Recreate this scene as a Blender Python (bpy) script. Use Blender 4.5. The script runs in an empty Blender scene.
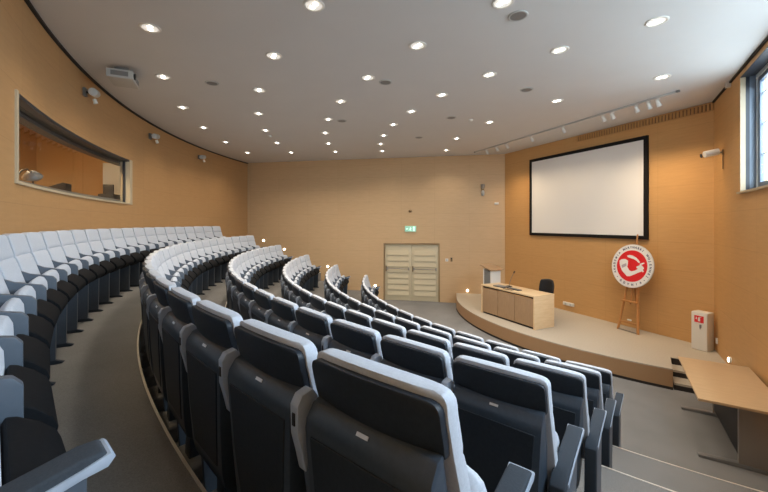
import bpy, bmesh, math, random
from mathutils import Vector, Matrix
random.seed(4)
sc = bpy.context.scene
col = sc.collection
PI = math.pi
F = 360.0; HY = 223.5; EYE = 2.80          # focal length in pixels, horizon row, eye height over the low floor
CEIL = EYE + 2.39
OX, OY = 8.4, 11.0                          # centre of the concentric rows
RW = 14.17                                  # radius of the curved rear wall

def pol(R, b, z=0.0):
    a = math.radians(b)
    return Vector((OX + R*math.sin(a), OY + R*math.cos(a), z))

# ------------------------------------------------------------------ materials
def mat(name, colr, rough=0.6, metal=0.0, spec=0.5, build=None, emit=None, strength=0.0):
    m = bpy.data.materials.new(name); m.use_nodes = True
    nt = m.node_tree; b = nt.nodes['Principled BSDF']
    b.inputs['Base Color'].default_value = (*colr, 1)
    b.inputs['Roughness'].default_value = rough
    b.inputs['Metallic'].default_value = metal
    b.inputs['Specular IOR Level'].default_value = spec
    if emit:
        b.inputs['Emission Color'].default_value = (*emit, 1)
        b.inputs['Emission Strength'].default_value = strength
    if build: build(nt, b)
    return m

def n_noise(nt, scale, detail=4, rough=0.55, coord='Object', stretch=(1, 1, 1)):
    tc = nt.nodes.new('ShaderNodeTexCoord'); mp = nt.nodes.new('ShaderNodeMapping')
    mp.inputs['Scale'].default_value = stretch
    nz = nt.nodes.new('ShaderNodeTexNoise')
    nz.inputs['Scale'].default_value = scale; nz.inputs['Detail'].default_value = detail
    nz.inputs['Roughness'].default_value = rough
    nt.links.new(tc.outputs[coord], mp.inputs['Vector']); nt.links.new(mp.outputs[0], nz.inputs['Vector'])
    return nz

def ramp(nt, fac, c0, c1, p0=0.3, p1=0.7):
    r = nt.nodes.new('ShaderNodeValToRGB')
    r.color_ramp.elements[0].position = p0; r.color_ramp.elements[1].position = p1
    r.color_ramp.elements[0].color = (*c0, 1); r.color_ramp.elements[1].color = (*c1, 1)
    nt.links.new(fac, r.inputs[0]); return r

def bump(nt, b, h, strength=0.2, dist=0.01):
    n = nt.nodes.new('ShaderNodeBump'); n.inputs['Strength'].default_value = strength
    n.inputs['Distance'].default_value = dist
    nt.links.new(h, n.inputs['Height']); nt.links.new(n.outputs[0], b.inputs['Normal'])

def mottled(c0, c1, scale, bs=0.0, coord='Object', stretch=(1, 1, 1)):
    def f(nt, b):
        nz = n_noise(nt, scale, coord=coord, stretch=stretch)
        r = ramp(nt, nz.outputs[0], c0, c1)
        nt.links.new(r.outputs[0], b.inputs['Base Color'])
        if bs: bump(nt, b, nz.outputs[0], bs)
    return f

def panel_wood(base, dark, line, pw=1.2, ph=0.6):
    """wood veneer panels: UV in metres, thin joints, faint grain"""
    def f(nt, b):
        tc = nt.nodes.new('ShaderNodeTexCoord')
        br = nt.nodes.new('ShaderNodeTexBrick')
        br.offset = 0.0; br.offset_frequency = 1
        br.inputs['Scale'].default_value = 1.0
        br.inputs['Brick Width'].default_value = pw; br.inputs['Row Height'].default_value = ph
        br.inputs['Mortar Size'].default_value = 0.004; br.inputs['Mortar Smooth'].default_value = 0.2
        br.inputs['Bias'].default_value = 0.0
        br.inputs['Color1'].default_value = (*base, 1); br.inputs['Color2'].default_value = (*dark, 1)
        br.inputs['Mortar'].default_value = (*line, 1)
        nt.links.new(tc.outputs['UV'], br.inputs['Vector'])
        nz = n_noise(nt, 3.0, 6, 0.6, 'UV', (1.0, 9.0, 1))
        r = ramp(nt, nz.outputs[0], (0.93, 0.92, 0.90), (1.04, 1.035, 1.03), 0.25, 0.75)
        mx = nt.nodes.new('ShaderNodeMix'); mx.data_type = 'RGBA'; mx.blend_type = 'MULTIPLY'
        mx.inputs[0].default_value = 1.0
        nt.links.new(br.outputs['Color'], mx.inputs[6]); nt.links.new(r.outputs[0], mx.inputs[7])
        nt.links.new(mx.outputs[2], b.inputs['Base Color'])
        inv = nt.nodes.new('ShaderNodeMath'); inv.operation = 'SUBTRACT'; inv.inputs[0].default_value = 1
        nt.links.new(br.outputs['Fac'], inv.inputs[1])
        bump(nt, b, inv.outputs[0], 0.25, 0.003)
    return f

def carpet(c0, c1):
    def f(nt, b):
        nz = n_noise(nt, 160, 2, 0.7); n2 = n_noise(nt, 1.3, 3, 0.5)
        r = ramp(nt, nz.outputs[0], c0, c1, 0.3, 0.7)
        r2 = ramp(nt, n2.outputs[0], (0.88, 0.88, 0.88), (1.08, 1.08, 1.08))
        mx = nt.nodes.new('ShaderNodeMix'); mx.data_type = 'RGBA'; mx.blend_type = 'MULTIPLY'; mx.inputs[0].default_value = 1
        nt.links.new(r.outputs[0], mx.inputs[6]); nt.links.new(r2.outputs[0], mx.inputs[7])
        nt.links.new(mx.outputs[2], b.inputs['Base Color'])
        bump(nt, b, nz.outputs[0], 0.4, 0.004)
    return f

def glass_mat():
    m = bpy.data.materials.new('clear_glass'); m.use_nodes = True; nt = m.node_tree; nt.nodes.clear()
    o = nt.nodes.new('ShaderNodeOutputMaterial'); t = nt.nodes.new('ShaderNodeBsdfTransparent')
    g = nt.nodes.new('ShaderNodeBsdfGlossy'); g.inputs['Roughness'].default_value = 0.02
    t.inputs['Color'].default_value = (0.93, 0.96, 0.97, 1)
    lw = nt.nodes.new('ShaderNodeLayerWeight'); lw.inputs['Blend'].default_value = 0.5
    pw_ = nt.nodes.new('ShaderNodeMath'); pw_.operation = 'POWER'; pw_.inputs[1].default_value = 5.0
    nt.links.new(lw.outputs['Facing'], pw_.inputs[0])
    fr = nt.nodes.new('ShaderNodeMath'); fr.operation = 'MULTIPLY_ADD'; fr.inputs[1].default_value = 0.6; fr.inputs[2].default_value = 0.03
    nt.links.new(pw_.outputs[0], fr.inputs[0])
    mx = nt.nodes.new('ShaderNodeMixShader')
    nt.links.new(fr.outputs[0], mx.inputs[0]); nt.links.new(t.outputs[0], mx.inputs[1]); nt.links.new(g.outputs[0], mx.inputs[2])
    nt.links.new(mx.outputs[0], o.inputs[0]); return m

M = {}
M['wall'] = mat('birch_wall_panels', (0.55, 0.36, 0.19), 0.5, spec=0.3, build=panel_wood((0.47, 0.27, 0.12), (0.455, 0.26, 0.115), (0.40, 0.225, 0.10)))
M['wall_side'] = mat('pale_birch_wall_panels', (0.55, 0.36, 0.19), 0.5, spec=0.3, build=panel_wood((0.60, 0.41, 0.235), (0.59, 0.40, 0.227), (0.52, 0.345, 0.19), 1.2, 0.45))
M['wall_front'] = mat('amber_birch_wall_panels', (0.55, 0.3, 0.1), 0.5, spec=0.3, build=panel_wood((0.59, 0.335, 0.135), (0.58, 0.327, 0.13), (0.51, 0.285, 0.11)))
M['ceiling'] = mat('painted_plaster_ceiling', (0.55, 0.54, 0.53), 0.8, spec=0.2, build=mottled((0.66, 0.645, 0.63), (0.68, 0.665, 0.65), 1.5))
M['carpet'] = mat('taupe_carpet', (0.2, 0.17, 0.15), 0.95, spec=0.1, build=carpet((0.188, 0.186, 0.185), (0.26, 0.258, 0.257)))
M['nosing'] = mat('aluminium_step_nosing', (0.85, 0.83, 0.78), 0.4, 0.6)
M['stagetop'] = mat('beige_stage_carpet', (0.42, 0.34, 0.25), 0.85, spec=0.2, build=mottled((0.43, 0.375, 0.30), (0.49, 0.43, 0.35), 40, 0.1))
M['stageface'] = mat('stage_fascia_veneer', (0.42, 0.24, 0.11), 0.45, spec=0.4, build=mottled((0.35, 0.205, 0.105), (0.40, 0.24, 0.125), 3, 0, 'UV', (1, 6, 1)))
M['darkstrip'] = mat('dark_trim_and_shade', (0.02, 0.015, 0.012), 0.8)  # near black for dark strips, some standing in for shade
M['deskside'] = mat('pale_maple_veneer', (0.7, 0.5, 0.29), 0.35, build=mottled((0.72, 0.52, 0.30), (0.80, 0.60, 0.37), 4, 0, 'Object', (1, 1, 8)))
M['deskfront'] = mat('brown_oak_veneer', (0.30, 0.18, 0.1), 0.4, build=mottled((0.36, 0.225, 0.125), (0.43, 0.28, 0.16), 6, 0, 'Object', (8, 8, 1)))
M['tabletop'] = mat('oak_table_laminate', (0.55, 0.38, 0.22), 0.38, build=mottled((0.56, 0.39, 0.225), (0.62, 0.44, 0.26), 5, 0, 'Object', (8, 1, 1)))
M['fabric'] = mat('pale_blue_grey_upholstery', (0.50, 0.54, 0.62), 0.9, spec=0.15, build=mottled((0.47, 0.505, 0.575), (0.54, 0.575, 0.645), 120, 0.12))
M['shell'] = mat('black_moulded_plastic', (0.008, 0.011, 0.016), 0.5, spec=0.35, build=mottled((0.013, 0.019, 0.028), (0.020, 0.027, 0.038), 60, 0.05))
M['base'] = mat('grey_base_cover_plastic', (0.10, 0.10, 0.11), 0.6, build=mottled((0.11, 0.11, 0.115), (0.14, 0.14, 0.145), 40))
M['panblack'] = mat('matt_black_seat_pan', (0.004, 0.005, 0.007), 0.75, spec=0.12, build=mottled((0.004, 0.005, 0.007), (0.007, 0.008, 0.010), 60))
M['housing'] = mat('charcoal_moulded_plastic', (0.05, 0.06, 0.075), 0.38, spec=0.5, build=mottled((0.032, 0.046, 0.066), (0.042, 0.058, 0.082), 50, 0.04))
M['armmetal'] = mat('blue_grey_powder_coat', (0.17, 0.21, 0.28), 0.45, spec=0.5, build=mottled((0.075, 0.095, 0.125), (0.085, 0.107, 0.14), 30))
M['bracket'] = mat('light_grey_bracket_plastic', (0.35, 0.38, 0.44), 0.4, build=mottled((0.34, 0.40, 0.50), (0.39, 0.45, 0.55), 30))
M['pad'] = mat('dark_grey_arm_pad', (0.055, 0.06, 0.07), 0.85, spec=0.2, build=mottled((0.040, 0.050, 0.064), (0.052, 0.062, 0.078), 200, 0.1))
M['plate'] = mat('aluminium_seat_plate', (0.6, 0.62, 0.65), 0.3, 0.5)
M['white'] = mat('white_painted_metal', (0.75, 0.73, 0.68), 0.4)
M['lgrey'] = mat('light_grey_plastic', (0.5, 0.5, 0.48), 0.45)
M['mgrey'] = mat('mid_grey_metal', (0.22, 0.22, 0.22), 0.45, 0.2)
M['steel'] = mat('brushed_grey_steel', (0.30, 0.27, 0.24), 0.4, 0.3)
M['black'] = mat('black_plastic', (0.012, 0.012, 0.014), 0.5)
M['screenframe'] = mat('black_screen_border', (0.010, 0.009, 0.009), 0.7, spec=0.2)
M['screen'] = mat('matt_white_projection_fabric', (0.80, 0.78, 0.76), 0.9, spec=0.1)
M['door'] = mat('cream_painted_door', (0.58, 0.49, 0.33), 0.5)
M['doorframe'] = mat('brown_door_frame', (0.33, 0.22, 0.11), 0.5)
M['brass'] = mat('dull_bronze_metal', (0.25, 0.17, 0.09), 0.4, 0.6)
M['frame_light'] = mat('pale_maple_window_lining', (0.50, 0.41, 0.28), 0.5)
M['frame_dark'] = mat('anthracite_window_frame', (0.03, 0.035, 0.045), 0.4, 0.2)
M['frame_white'] = mat('white_window_frame', (0.6, 0.66, 0.72), 0.4)
M['frame_blue'] = mat('blue_grey_window_sash', (0.16, 0.20, 0.26), 0.4, 0.2)
M['booth'] = mat('orange_booth_panelling', (0.55, 0.29, 0.09), 0.5, build=panel_wood((0.52, 0.30, 0.125), (0.49, 0.28, 0.115), (0.25, 0.12, 0.04), 1.3, 3.0))
M['easel'] = mat('varnished_pine', (0.45, 0.2, 0.06), 0.4, build=mottled((0.42, 0.18, 0.05), (0.50, 0.235, 0.08), 8, 0, 'Object', (6, 6, 1)))
M['red'] = mat('signal_red_print', (0.70, 0.015, 0.02), 0.4)
M['signwhite'] = mat('white_sign_board', (0.80, 0.78, 0.76), 0.4)
M['ink'] = mat('dark_navy_ink', (0.03, 0.03, 0.10), 0.5)
M['pinkgrey'] = mat('warm_grey_print', (0.45, 0.38, 0.42), 0.5)
M['green'] = mat('green_exit_sign', (0.22, 0.48, 0.36), 0.4, emit=(0.45, 0.8, 0.62), strength=0.25)
M['greenwhite'] = mat('white_exit_pictogram', (0.7, 0.9, 0.8), 0.4, emit=(0.6, 1, 0.8), strength=0.35)
M['glass'] = glass_mat()
M['lamp'] = mat('glowing_downlight_lens', (1, 1, 1), 0.3, emit=(1.0, 0.90, 0.78), strength=8)
M['reflector'] = mat('bright_downlight_reflector', (0.8, 0.8, 0.78), 0.3, emit=(1.0, 0.93, 0.84), strength=0.3)
M['lamp_spot'] = mat('glowing_spot_lens', (1, 1, 1), 0.3, emit=(1.0, 0.85, 0.65), strength=10)
M['steplamp'] = mat('glowing_step_light_lens', (1, 1, 1), 0.3, emit=(1.0, 0.82, 0.55), strength=8)
M['grille'] = mat('brown_air_grille', (0.16, 0.085, 0.04), 0.6)

# ------------------------------------------------------------------ mesh builder
class MB:
    def __init__(self): self.v = []; self.f = []; self.uv = {}; self.smooth = []
    def add(self, vs, fs, smooth=False, uvs=None, T=None):
        o = len(self.v)
        for p in vs:
            p = Vector(p)
            self.v.append(T @ p if T else p)
        for i, f in enumerate(fs):
            self.f.append([o + k for k in f]); self.smooth.append(smooth)
            if uvs: self.uv[len(self.f)-1] = uvs[i]
        return self
    def box(self, c, s, T=None):
        x, y, z = c; a, b, d = s[0]/2, s[1]/2, s[2]/2
        vs = [(x+i*a, y+j*b, z+k*d) for i in (-1, 1) for j in (-1, 1) for k in (-1, 1)]
        fs = [(0, 1, 3, 2), (4, 6, 7, 5), (0, 4, 5, 1), (2, 3, 7, 6), (0, 2, 6, 4), (1, 5, 7, 3)]
        return self.add(vs, fs, T=T)
    def prism(self, prof, x0, x1, axis='x', T=None, smooth=False):
        """prof: closed list of 2D points, extruded along an axis from x0 to x1"""
        n = len(prof)
        def P(x, a, b): return (x, a, b) if axis == 'x' else ((a, x, b) if axis == 'y' else (a, b, x))
        vs = [P(x0, a, b) for a, b in prof] + [P(x1, a, b) for a, b in prof]
        fs = [tuple(range(n-1, -1, -1)), tuple(range(n, 2*n))]
        fs += [(i, (i+1) % n, n+(i+1) % n, n+i) for i in range(n)]
        return self.add(vs, fs, smooth=smooth, T=T)
    def tube(self, p0, p1, r0, r1=None, n=16, T=None, caps=True):
        r1 = r0 if r1 is None else r1
        p0, p1 = Vector(p0), Vector(p1); d = (p1-p0).normalized()
        a = Vector((0, 0, 1)) if abs(d.z) < 0.9 else Vector((1, 0, 0))
        u = d.cross(a).normalized(); w = d.cross(u)
        vs = [p + (u*math.cos(2*PI*k/n) + w*math.sin(2*PI*k/n))*r for p, r in ((p0, r0), (p1, r1)) for k in range(n)]
        fs = [(k, (k+1) % n, n+(k+1) % n, n+k) for k in range(n)]
        self.add(vs, fs, smooth=True, T=T)
        if caps: self.add(vs, [tuple(range(n-1, -1, -1)), tuple(range(n, 2*n))], T=T)
        return self
    def path(self, pts, r, n=10, T=None):
        for a, b in zip(pts, pts[1:]): self.tube(a, b, r, n=n, T=T)
        return self
    def lathe(self, prof, n=32, T=None):
        vs = []; fs = []; m = len(prof)
        for r, z in prof:
            vs += [(r*math.cos(2*PI*k/n), r*math.sin(2*PI*k/n), z) for k in range(n)]
        for i in range(m-1):
            fs += [(i*n+k, i*n+(k+1) % n, (i+1)*n+(k+1) % n, (i+1)*n+k) for k in range(n)]
        return self.add(vs, fs, smooth=True, T=T)
    def mesh(self, name, m, bevel=0.0, segs=2, angle=30):
        me = bpy.data.meshes.new(name)
        me.from_pydata([tuple(p) for p in self.v], [], self.f)
        for i, s in enumerate(self.smooth): me.polygons[i].use_smooth = s
        if self.uv:
            ul = me.uv_layers.new(name='UVMap')
            for pi, uvs in self.uv.items():
                for li, uv in zip(me.polygons[pi].loop_indices, uvs): ul.data[li].uv = uv
        if bevel > 0:
            bm = bmesh.new(); bm.from_mesh(me)
            bmesh.ops.remove_doubles(bm, verts=bm.verts, dist=1e-5)
            bmesh.ops.recalc_face_normals(bm, faces=bm.faces)
            es = [e for e in bm.edges if len(e.link_faces) == 2 and e.calc_face_angle(0) > math.radians(angle)]
            bmesh.ops.bevel(bm, geom=es, offset=bevel, segments=segs, profile=0.6, affect='EDGES', clamp_overlap=True)
            for f in bm.faces: f.smooth = True
            bm.to_mesh(me); bm.free()
            try: me.set_sharp_from_angle(angle=math.radians(40))
            except Exception: pass
        else:
            bm = bmesh.new(); bm.from_mesh(me)
            bmesh.ops.recalc_face_normals(bm, faces=bm.faces); bm.to_mesh(me); bm.free()
        me.materials.append(m)
        return me
    def build(self, name, m, parent=None, bevel=0.0, segs=2, loc=None, rz=None):
        o = bpy.data.objects.new(name, self.mesh(name, m, bevel, segs)); col.objects.link(o)
        if parent: o.parent = parent
        if loc is not None: o.location = loc
        if rz is not None: o.rotation_euler.z = rz
        return o

def tag(o, label=None, cat=None, group=None, kind=None):
    if label: o['label'] = label
    if cat: o['category'] = cat
    if group: o['group'] = group
    if kind: o['kind'] = kind
    return o
def struct(o): o['kind'] = 'structure'; return o
def thing(name, label, cat, loc=(0, 0, 0), rz=0, group=None):
    o = bpy.data.objects.new(name, None); col.objects.link(o); o.empty_display_size = 0.1
    o.location = loc; o.rotation_euler.z = rz
    return tag(o, label, cat, group)
def clone(o, parent=None):
    c = o.copy(); col.objects.link(c)
    if parent: c.parent = parent
    return c
def clone_tree(o, kids, parent=None):
    c = clone(o, parent)
    for ch, sub in kids: clone_tree(ch, sub, c)
    return c
def kids_of(o): return [(ch, kids_of(ch)) for ch in o.children]
ORD = ['', 'first', 'second', 'third', 'fourth', 'fifth', 'sixth', 'seventh', 'eighth', 'ninth', 'tenth', 'eleventh', 'twelfth', 'thirteenth', 'fourteenth', 'fifteenth', 'sixteenth', 'seventeenth', 'eighteenth', 'nineteenth', 'twentieth', 'twenty-first', 'twenty-second', 'twenty-third', 'twenty-fourth', 'twenty-fifth']

# ------------------------------------------------------------------ room plan
CR = Vector((6.465, 7.05)); CL = Vector((4.16, 12.38))           # ends of the front wall
uf = (CR-CL).normalized(); nf = Vector((-0.9165, -0.3995)); nf = Vector((uf.y, -uf.x)); nf = nf if nf.x < 0 else -nf   # nf points into the hall
br = math.radians(212.1); ur = Vector((math.sin(br), math.cos(br)))         # right wall runs from CR towards the camera side
nr = Vector((ur.y, -ur.x)); nr = nr if nr.x < 0 else -nr
BL = Vector((-5.33, 14.22)); us = (BL-CL).normalized(); ns = Vector((us.y, -us.x)); ns = ns if ns.y < 0 else -ns
def hit(p, d, R):
    q = p-Vector((OX, OY)); b = q.dot(d); c = q.dot(q)-R*R
    return -b+math.sqrt(b*b-c)
def bearing(p): return math.degrees(math.atan2(p.x-OX, p.y-OY)) % 360
def lim(R):
    """bearings at which a circle of radius R meets the right and left walls"""
    return bearing(CR+ur*hit(CR, ur, R)), bearing(CL+us*hit(CL, us, R))
sR = hit(CR, ur, RW); sL = hit(CL, us, RW)

def wall(name, pts, outn, zs, m, holes=(), thick=0.25, u0=0.0):
    """pts: list of inner 2D points; outn: outward normals; holes: (i0,i1,z0,z1) cell ranges; inner, outer faces and reveals"""
    mb = MB(); n = len(pts); us_ = [u0]
    for a, b in zip(pts, pts[1:]): us_.append(us_[-1]+(b-a).length)
    def cut(i, k):
        zc = (zs[k]+zs[k+1])/2
        return any(h[0] <= i < h[1] and h[2] < zc < h[3] for h in holes)
    P = lambda i, z, o: (pts[i].x+outn[i].x*thick*o, pts[i].y+outn[i].y*thick*o, z)
    for i in range(n-1):
        for k in range(len(zs)-1):
            if cut(i, k): continue
            uvq = [(us_[i], zs[k]), (us_[i+1], zs[k]), (us_[i+1], zs[k+1]), (us_[i], zs[k+1])]
            for o in (0, 1):
                mb.add([P(i, zs[k], o), P(i+1, zs[k], o), P(i+1, zs[k+1], o), P(i, zs[k+1], o)], [(0, 1, 2, 3)], uvs=[uvq])
            def rev(a, b):
                mb.add([P(a[0], a[1], 0), P(b[0], b[1], 0), P(b[0], b[1], 1), P(a[0], a[1], 1)], [(0, 1, 2, 3)], uvs=[uvq])
            if i == 0 or cut(i-1, k): rev((i, zs[k]), (i, zs[k+1]))
            if i == n-2 or cut(i+1, k): rev((i+1, zs[k]), (i+1, zs[k+1]))
            if k == 0 or cut(i, k-1): rev((i, zs[k]), (i+1, zs[k]))
            if k == len(zs)-2 or cut(i, k+1): rev((i, zs[k+1]), (i+1, zs[k+1]))
    return mb.build(name, m)

TOPZ = CEIL
# front wall (screen wall)
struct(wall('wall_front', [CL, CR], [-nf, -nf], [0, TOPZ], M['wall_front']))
# right wall with the long clerestory window
WS0, WS1 = 1.66, 8.9
WZ0, WZ1 = EYE+0.46, CEIL-0.10
rp = [CR+ur*s for s in (0, WS0, WS1, sR)]
struct(wall('wall_right', rp, [-nr]*4, [0, WZ0, WZ1, TOPZ], M['wall_front'], holes=[(1, 2, WZ0, WZ1)], thick=0.30))
# side wall with the double door
DX0, DX1, DH = 383.5, 440.0, 2.09
def on_side(px):          # distance along the side wall, from CL, of an image column
    k = (px-384)/F; return (CL.x-k*CL.y)/(k*us.y-us.x)
d1, d0 = on_side(DX1), on_side(DX0)
sp = [CL+us*s for s in (0, d1, d0, sL)]
struct(wall('wall_left', sp, [-ns]*4, [0, DH, TOPZ], M['wall_side'], holes=[(1, 2, 0, DH)], thick=0.2))
# curved rear wall with the booth window
b_r, b_l = bearing(CR+ur*sR), bearing(CL+us*sL)
HB0, HB1 = 238.4, 256.35
HZ0, HZ1 = EYE+0.40, EYE+1.335
bs = [b_r+(HB0-b_r)*i/16 for i in range(16)]+[HB0+(HB1-HB0)*i/24 for i in range(24)]+[HB1+(b_l-HB1)*i/24 for i in range(25)]
rpts = [Vector(pol(RW, b)[:2]) for b in bs]; rout = [Vector((math.sin(math.radians(b)), math.cos(math.radians(b)))) for b in bs]
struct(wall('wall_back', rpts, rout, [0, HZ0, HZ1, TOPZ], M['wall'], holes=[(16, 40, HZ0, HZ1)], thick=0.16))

# ceiling and floor slabs as one outline each
def outline(extra):
    pts = [CL-nf*extra, CR-nf*extra]
    pts += [Vector(pol(RW+extra, b)[:2]) for b in [b_r-1.0+(b_l+1.2-b_r+0.8)*i/60 for i in range(61)]]
    return [(p.x, p.y) for p in pts]
mb = MB(); mb.prism(outline(0.16), CEIL, CEIL+0.2, axis='z'); struct(mb.build('ceiling', M['ceiling']))
mb = MB(); mb.prism(outline(0.16), -0.2, 0.0, axis='z')
RISE = 0.318
edges = [9.10, 10.11, 11.12, 12.13, 13.14]
NS = 80
for k, Re in enumerate(edges):
    z0, z1 = k*RISE, (k+1)*RISE
    for (ra, rb) in ((Re, RW),):
        a0, a1 = lim(ra); c0, c1 = lim(rb)
        ins = 0.012
        A = [pol(ra, a0+(a1-a0)*i/NS) for i in range(NS+1)]; B = [pol(rb, c0+(c1-c0)*i/NS) for i in range(NS+1)]
        vs = []; fs = []
        for i in range(NS+1):
            for p in (A[i], B[i]):
                vs.append((p.x, p.y, z0)); vs.append((p.x, p.y, z1))
        for i in range(NS):
            a, b = 4*i, 4*i+4
            fs += [(a, b, b+1, a+1), (a+1, b+1, b+3, a+3)]
        mb.add(vs, fs)
struct(mb.build('floor', M['carpet']))
# thin nosing strips along the platform edges
def arc_strip(R0, R1, z0, z1, a0, a1, n=80):
    m_ = MB(); vs = []; fs = []
    for i in range(n+1):
        b = a0+(a1-a0)*i/n
        for R, z in ((R0, z0), (R1, z0), (R1, z1), (R0, z1)): vs.append(pol(R, b, z))
    for i in range(n):
        for j in range(4): fs.append((4*i+j, 4*i+(j+1) % 4, 4*i+4+(j+1) % 4, 4*i+4+j))
    fs += [(0, 1, 2, 3), (4*n, 4*n+3, 4*n+2, 4*n+1)]
    m_.add(vs, fs); return m_
for k, Re in enumerate(edges):
    a0, a1 = lim(Re)
    m_ = arc_strip(Re-0.004, Re+0.011, (k+1)*RISE-0.018, (k+1)*RISE+0.004, a0+0.05, a1-0.05)
    struct(m_.build('trim_%d' % (k+1), M['nosing']))
# dark strips draw the shadow line under the ceiling, rear and right wall
struct(arc_strip(RW-0.035, RW, CEIL-0.03, CEIL, b_r, b_l).build('trim_6', M['darkstrip']))
def along(p, u, n_, s0, s1, w, z0, z1, mb=None):
    """box lying along a straight wall: from s0 to s1, depth w off the wall"""
    mb = mb or MB()
    q = [p+u*s0, p+u*s1, p+u*s1+n_*w, p+u*s0+n_*w]
    return mb.add([(v.x, v.y, z) for z in (z0, z1) for v in q],
                  [(3, 2, 1, 0), (4, 5, 6, 7), (0, 1, 5, 4), (1, 2, 6, 5), (2, 3, 7, 6), (3, 0, 4, 7)])
struct(along(CR, ur, nr, 0, sR, 0.03, CEIL-0.03, CEIL).build('trim_7', M['darkstrip']))

# ------------------------------------------------------------------ stage with steps
SH = 0.35; SR = 6.08
stg = MB()
bR, bL = 215.6, 277.2
n = 48
arc = [pol(SR, bR+(bL-bR)*i/n) for i in range(n+1)]
# notch for the steps at the right, gap at the left end
p_r_in = pol(SR-0.66, bR); e_r = CR+ur*1.02      # inner corner of the notch, and the right wall point
wl = CL+us*1.05
poly = [(p.x, p.y) for p in arc]
right_wall_pt = CR+ur*(0.0)
# rear of notch runs parallel to the arc up to the right wall
rn = SR-0.66
lr = bearing(CR+ur*hit(CR, ur, rn)) if rn > 4.4 else bR-4
notch = [pol(rn, lr+(bR-lr)*i/8) for i in range(9)]
left_pt = CL+us*(CL-Vector(pol(SR, bL)[:2])).dot(-us)
poly = [(p.x, p.y) for p in notch] + poly + [(left_pt.x, left_pt.y), (CL.x, CL.y), (CR.x, CR.y)]
stg.prism(poly, 0.0, SH-0.02, axis='z')
struct(stg.build('stage', M['stageface']))
o = bpy.data.objects['stage']; o.name = 'floor_stage_base'
cap = MB(); cap.prism(poly, SH-0.02, SH, axis='z'); struct(cap.build('floor_stage', M['stagetop']))
# dark strip along the foot of the fascia
struct(arc_strip(SR-0.005, SR+0.006, 0.0, 0.045, bR, bL).build('trim_8', M['darkstrip']))
# steps: two treads down the notch
st = thing('stage_steps', 'short flight of wooden steps with dark open risers beside the stage', 'steps', tuple(pol(rn+0.3, bR-3.5)))
inv = Matrix.Translation(-st.location)
for k in range(2):
    r0 = rn+0.01+0.31*k; z1 = SH*(2-k)/3
    m_ = arc_strip(rn+0.004, r0+0.31, z1-0.035, z1, lim(r0+0.31)[0]+0.25, bR-0.15, 10)
    for i in range(len(m_.v)): m_.v[i] = inv @ m_.v[i]
    m_.build('tread', M['stagetop'], st)
for k in range(3):
    r0 = rn+0.004+0.31*k; z0, z1 = SH*(2-k)/3, SH*(3-k)/3-(0.035 if k else 0.0)
    z0 = z0 if k == 2 else z0+0.0
    m_ = arc_strip(r0, r0+0.006, z0, z1-(0.0 if k else 0.01), lim(r0+0.01)[0]+0.25, bR-0.15, 10)
    for i in range(len(m_.v)): m_.v[i] = inv @ m_.v[i]
    m_.build('riser', M['darkstrip'], st)

# ------------------------------------------------------------------ auditorium chair
def yc(z):      # centre line of the back cushion, seen from the side
    t = [(1.145, 0.035), (1.05, 0.045), (0.95, 0.072), (0.80, 0.12), (0.60, 0.175), (0.45, 0.205)]
    for (za, ya), (zb, yb) in zip(t, t[1:]):
        if z >= zb: return ya+(yb-ya)*(za-z)/(za-zb)
    return t[-1][1]
def padmesh(zlist, W, thick, off, bow=0.02, rtop=0.05, rbot=0.03, seam=None, crown=0.0, nx=12, pil=0.5):
    z1, z0 = zlist[0], zlist[-1]
    mb = MB(); rows = []
    for z in zlist:
        dt, db = z1-z, z-z0
        w = W
        if dt < rtop: w = W-rtop+math.sqrt(max(0, rtop**2-(rtop-dt)**2))
        if db < rbot: w = min(w, W-rbot+math.sqrt(max(0, rbot**2-(rbot-db)**2)))
        fr, bk = [], []
        for i in range(nx+1):
            u = -1+2*i/nx; u = math.sin(u*PI/2*0.98)/math.sin(PI/2*0.98); x = w*u
            e = 1-pil*abs(u)**6
            et = min(1, 0.55+dt/0.05*0.45); eb = min(1, 0.55+db/0.05*0.45)
            s = 1.0
            if seam is not None: s = 1-0.35*math.exp(-((z-seam)/0.010)**2)
            h = thick/2*e*et*eb*s
            zz = z+crown*(1-u*u)*max(0, 1-dt/0.15)
            yy = yc(z)+off+bow*u*u
            fr.append((x, yy+h, zz)); bk.append((x, yy-thick/2*min(1, 0.7+0.3*e), zz))
        rows.append((fr, bk))
    vs = []; fs = []; c = nx+1; nz = len(rows)
    for fr, bk in rows: vs += fr+bk
    id_ = lambda r, s, i: r*2*c+s*c+i
    for r in range(nz-1):
        for i in range(nx):
            fs.append((id_(r, 0, i), id_(r+1, 0, i), id_(r+1, 0, i+1), id_(r, 0, i+1)))
            fs.append((id_(r, 1, i+1), id_(r+1, 1, i+1), id_(r+1, 1, i), id_(r, 1, i)))
        fs.append((id_(r, 0, 0), id_(r, 1, 0), id_(r+1, 1, 0), id_(r+1, 0, 0)))
        fs.append((id_(r, 1, nx), id_(r, 0, nx), id_(r+1, 0, nx), id_(r+1, 1, nx)))
    for i in range(nx):
        fs.append((id_(0, 1, i), id_(0, 0, i), id_(0, 0, i+1), id_(0, 1, i+1)))
        fs.append((id_(nz-1, 0, i), id_(nz-1, 1, i), id_(nz-1, 1, i+1), id_(nz-1, 0, i+1)))
    return mb.add(vs, fs, smooth=True)
zl = [1.115, 1.109, 1.100, 1.088, 1.07, 1.045, 1.01, 0.98, 0.955, 0.945, 0.935, 0.925, 0.90, 0.84, 0.76, 0.68, 0.60, 0.54, 0.50, 0.47, 0.455, 0.45]
ME = {}
ME['backrest'] = padmesh(zl, 0.246, 0.075, 0, seam=0.935, crown=0.008, rtop=0.035).mesh('backrest', M['fabric'], 0.012, 2, 50)
zs_ = [1.096, 1.09, 1.08, 1.065, 1.03, 0.99, 0.95]
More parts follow.
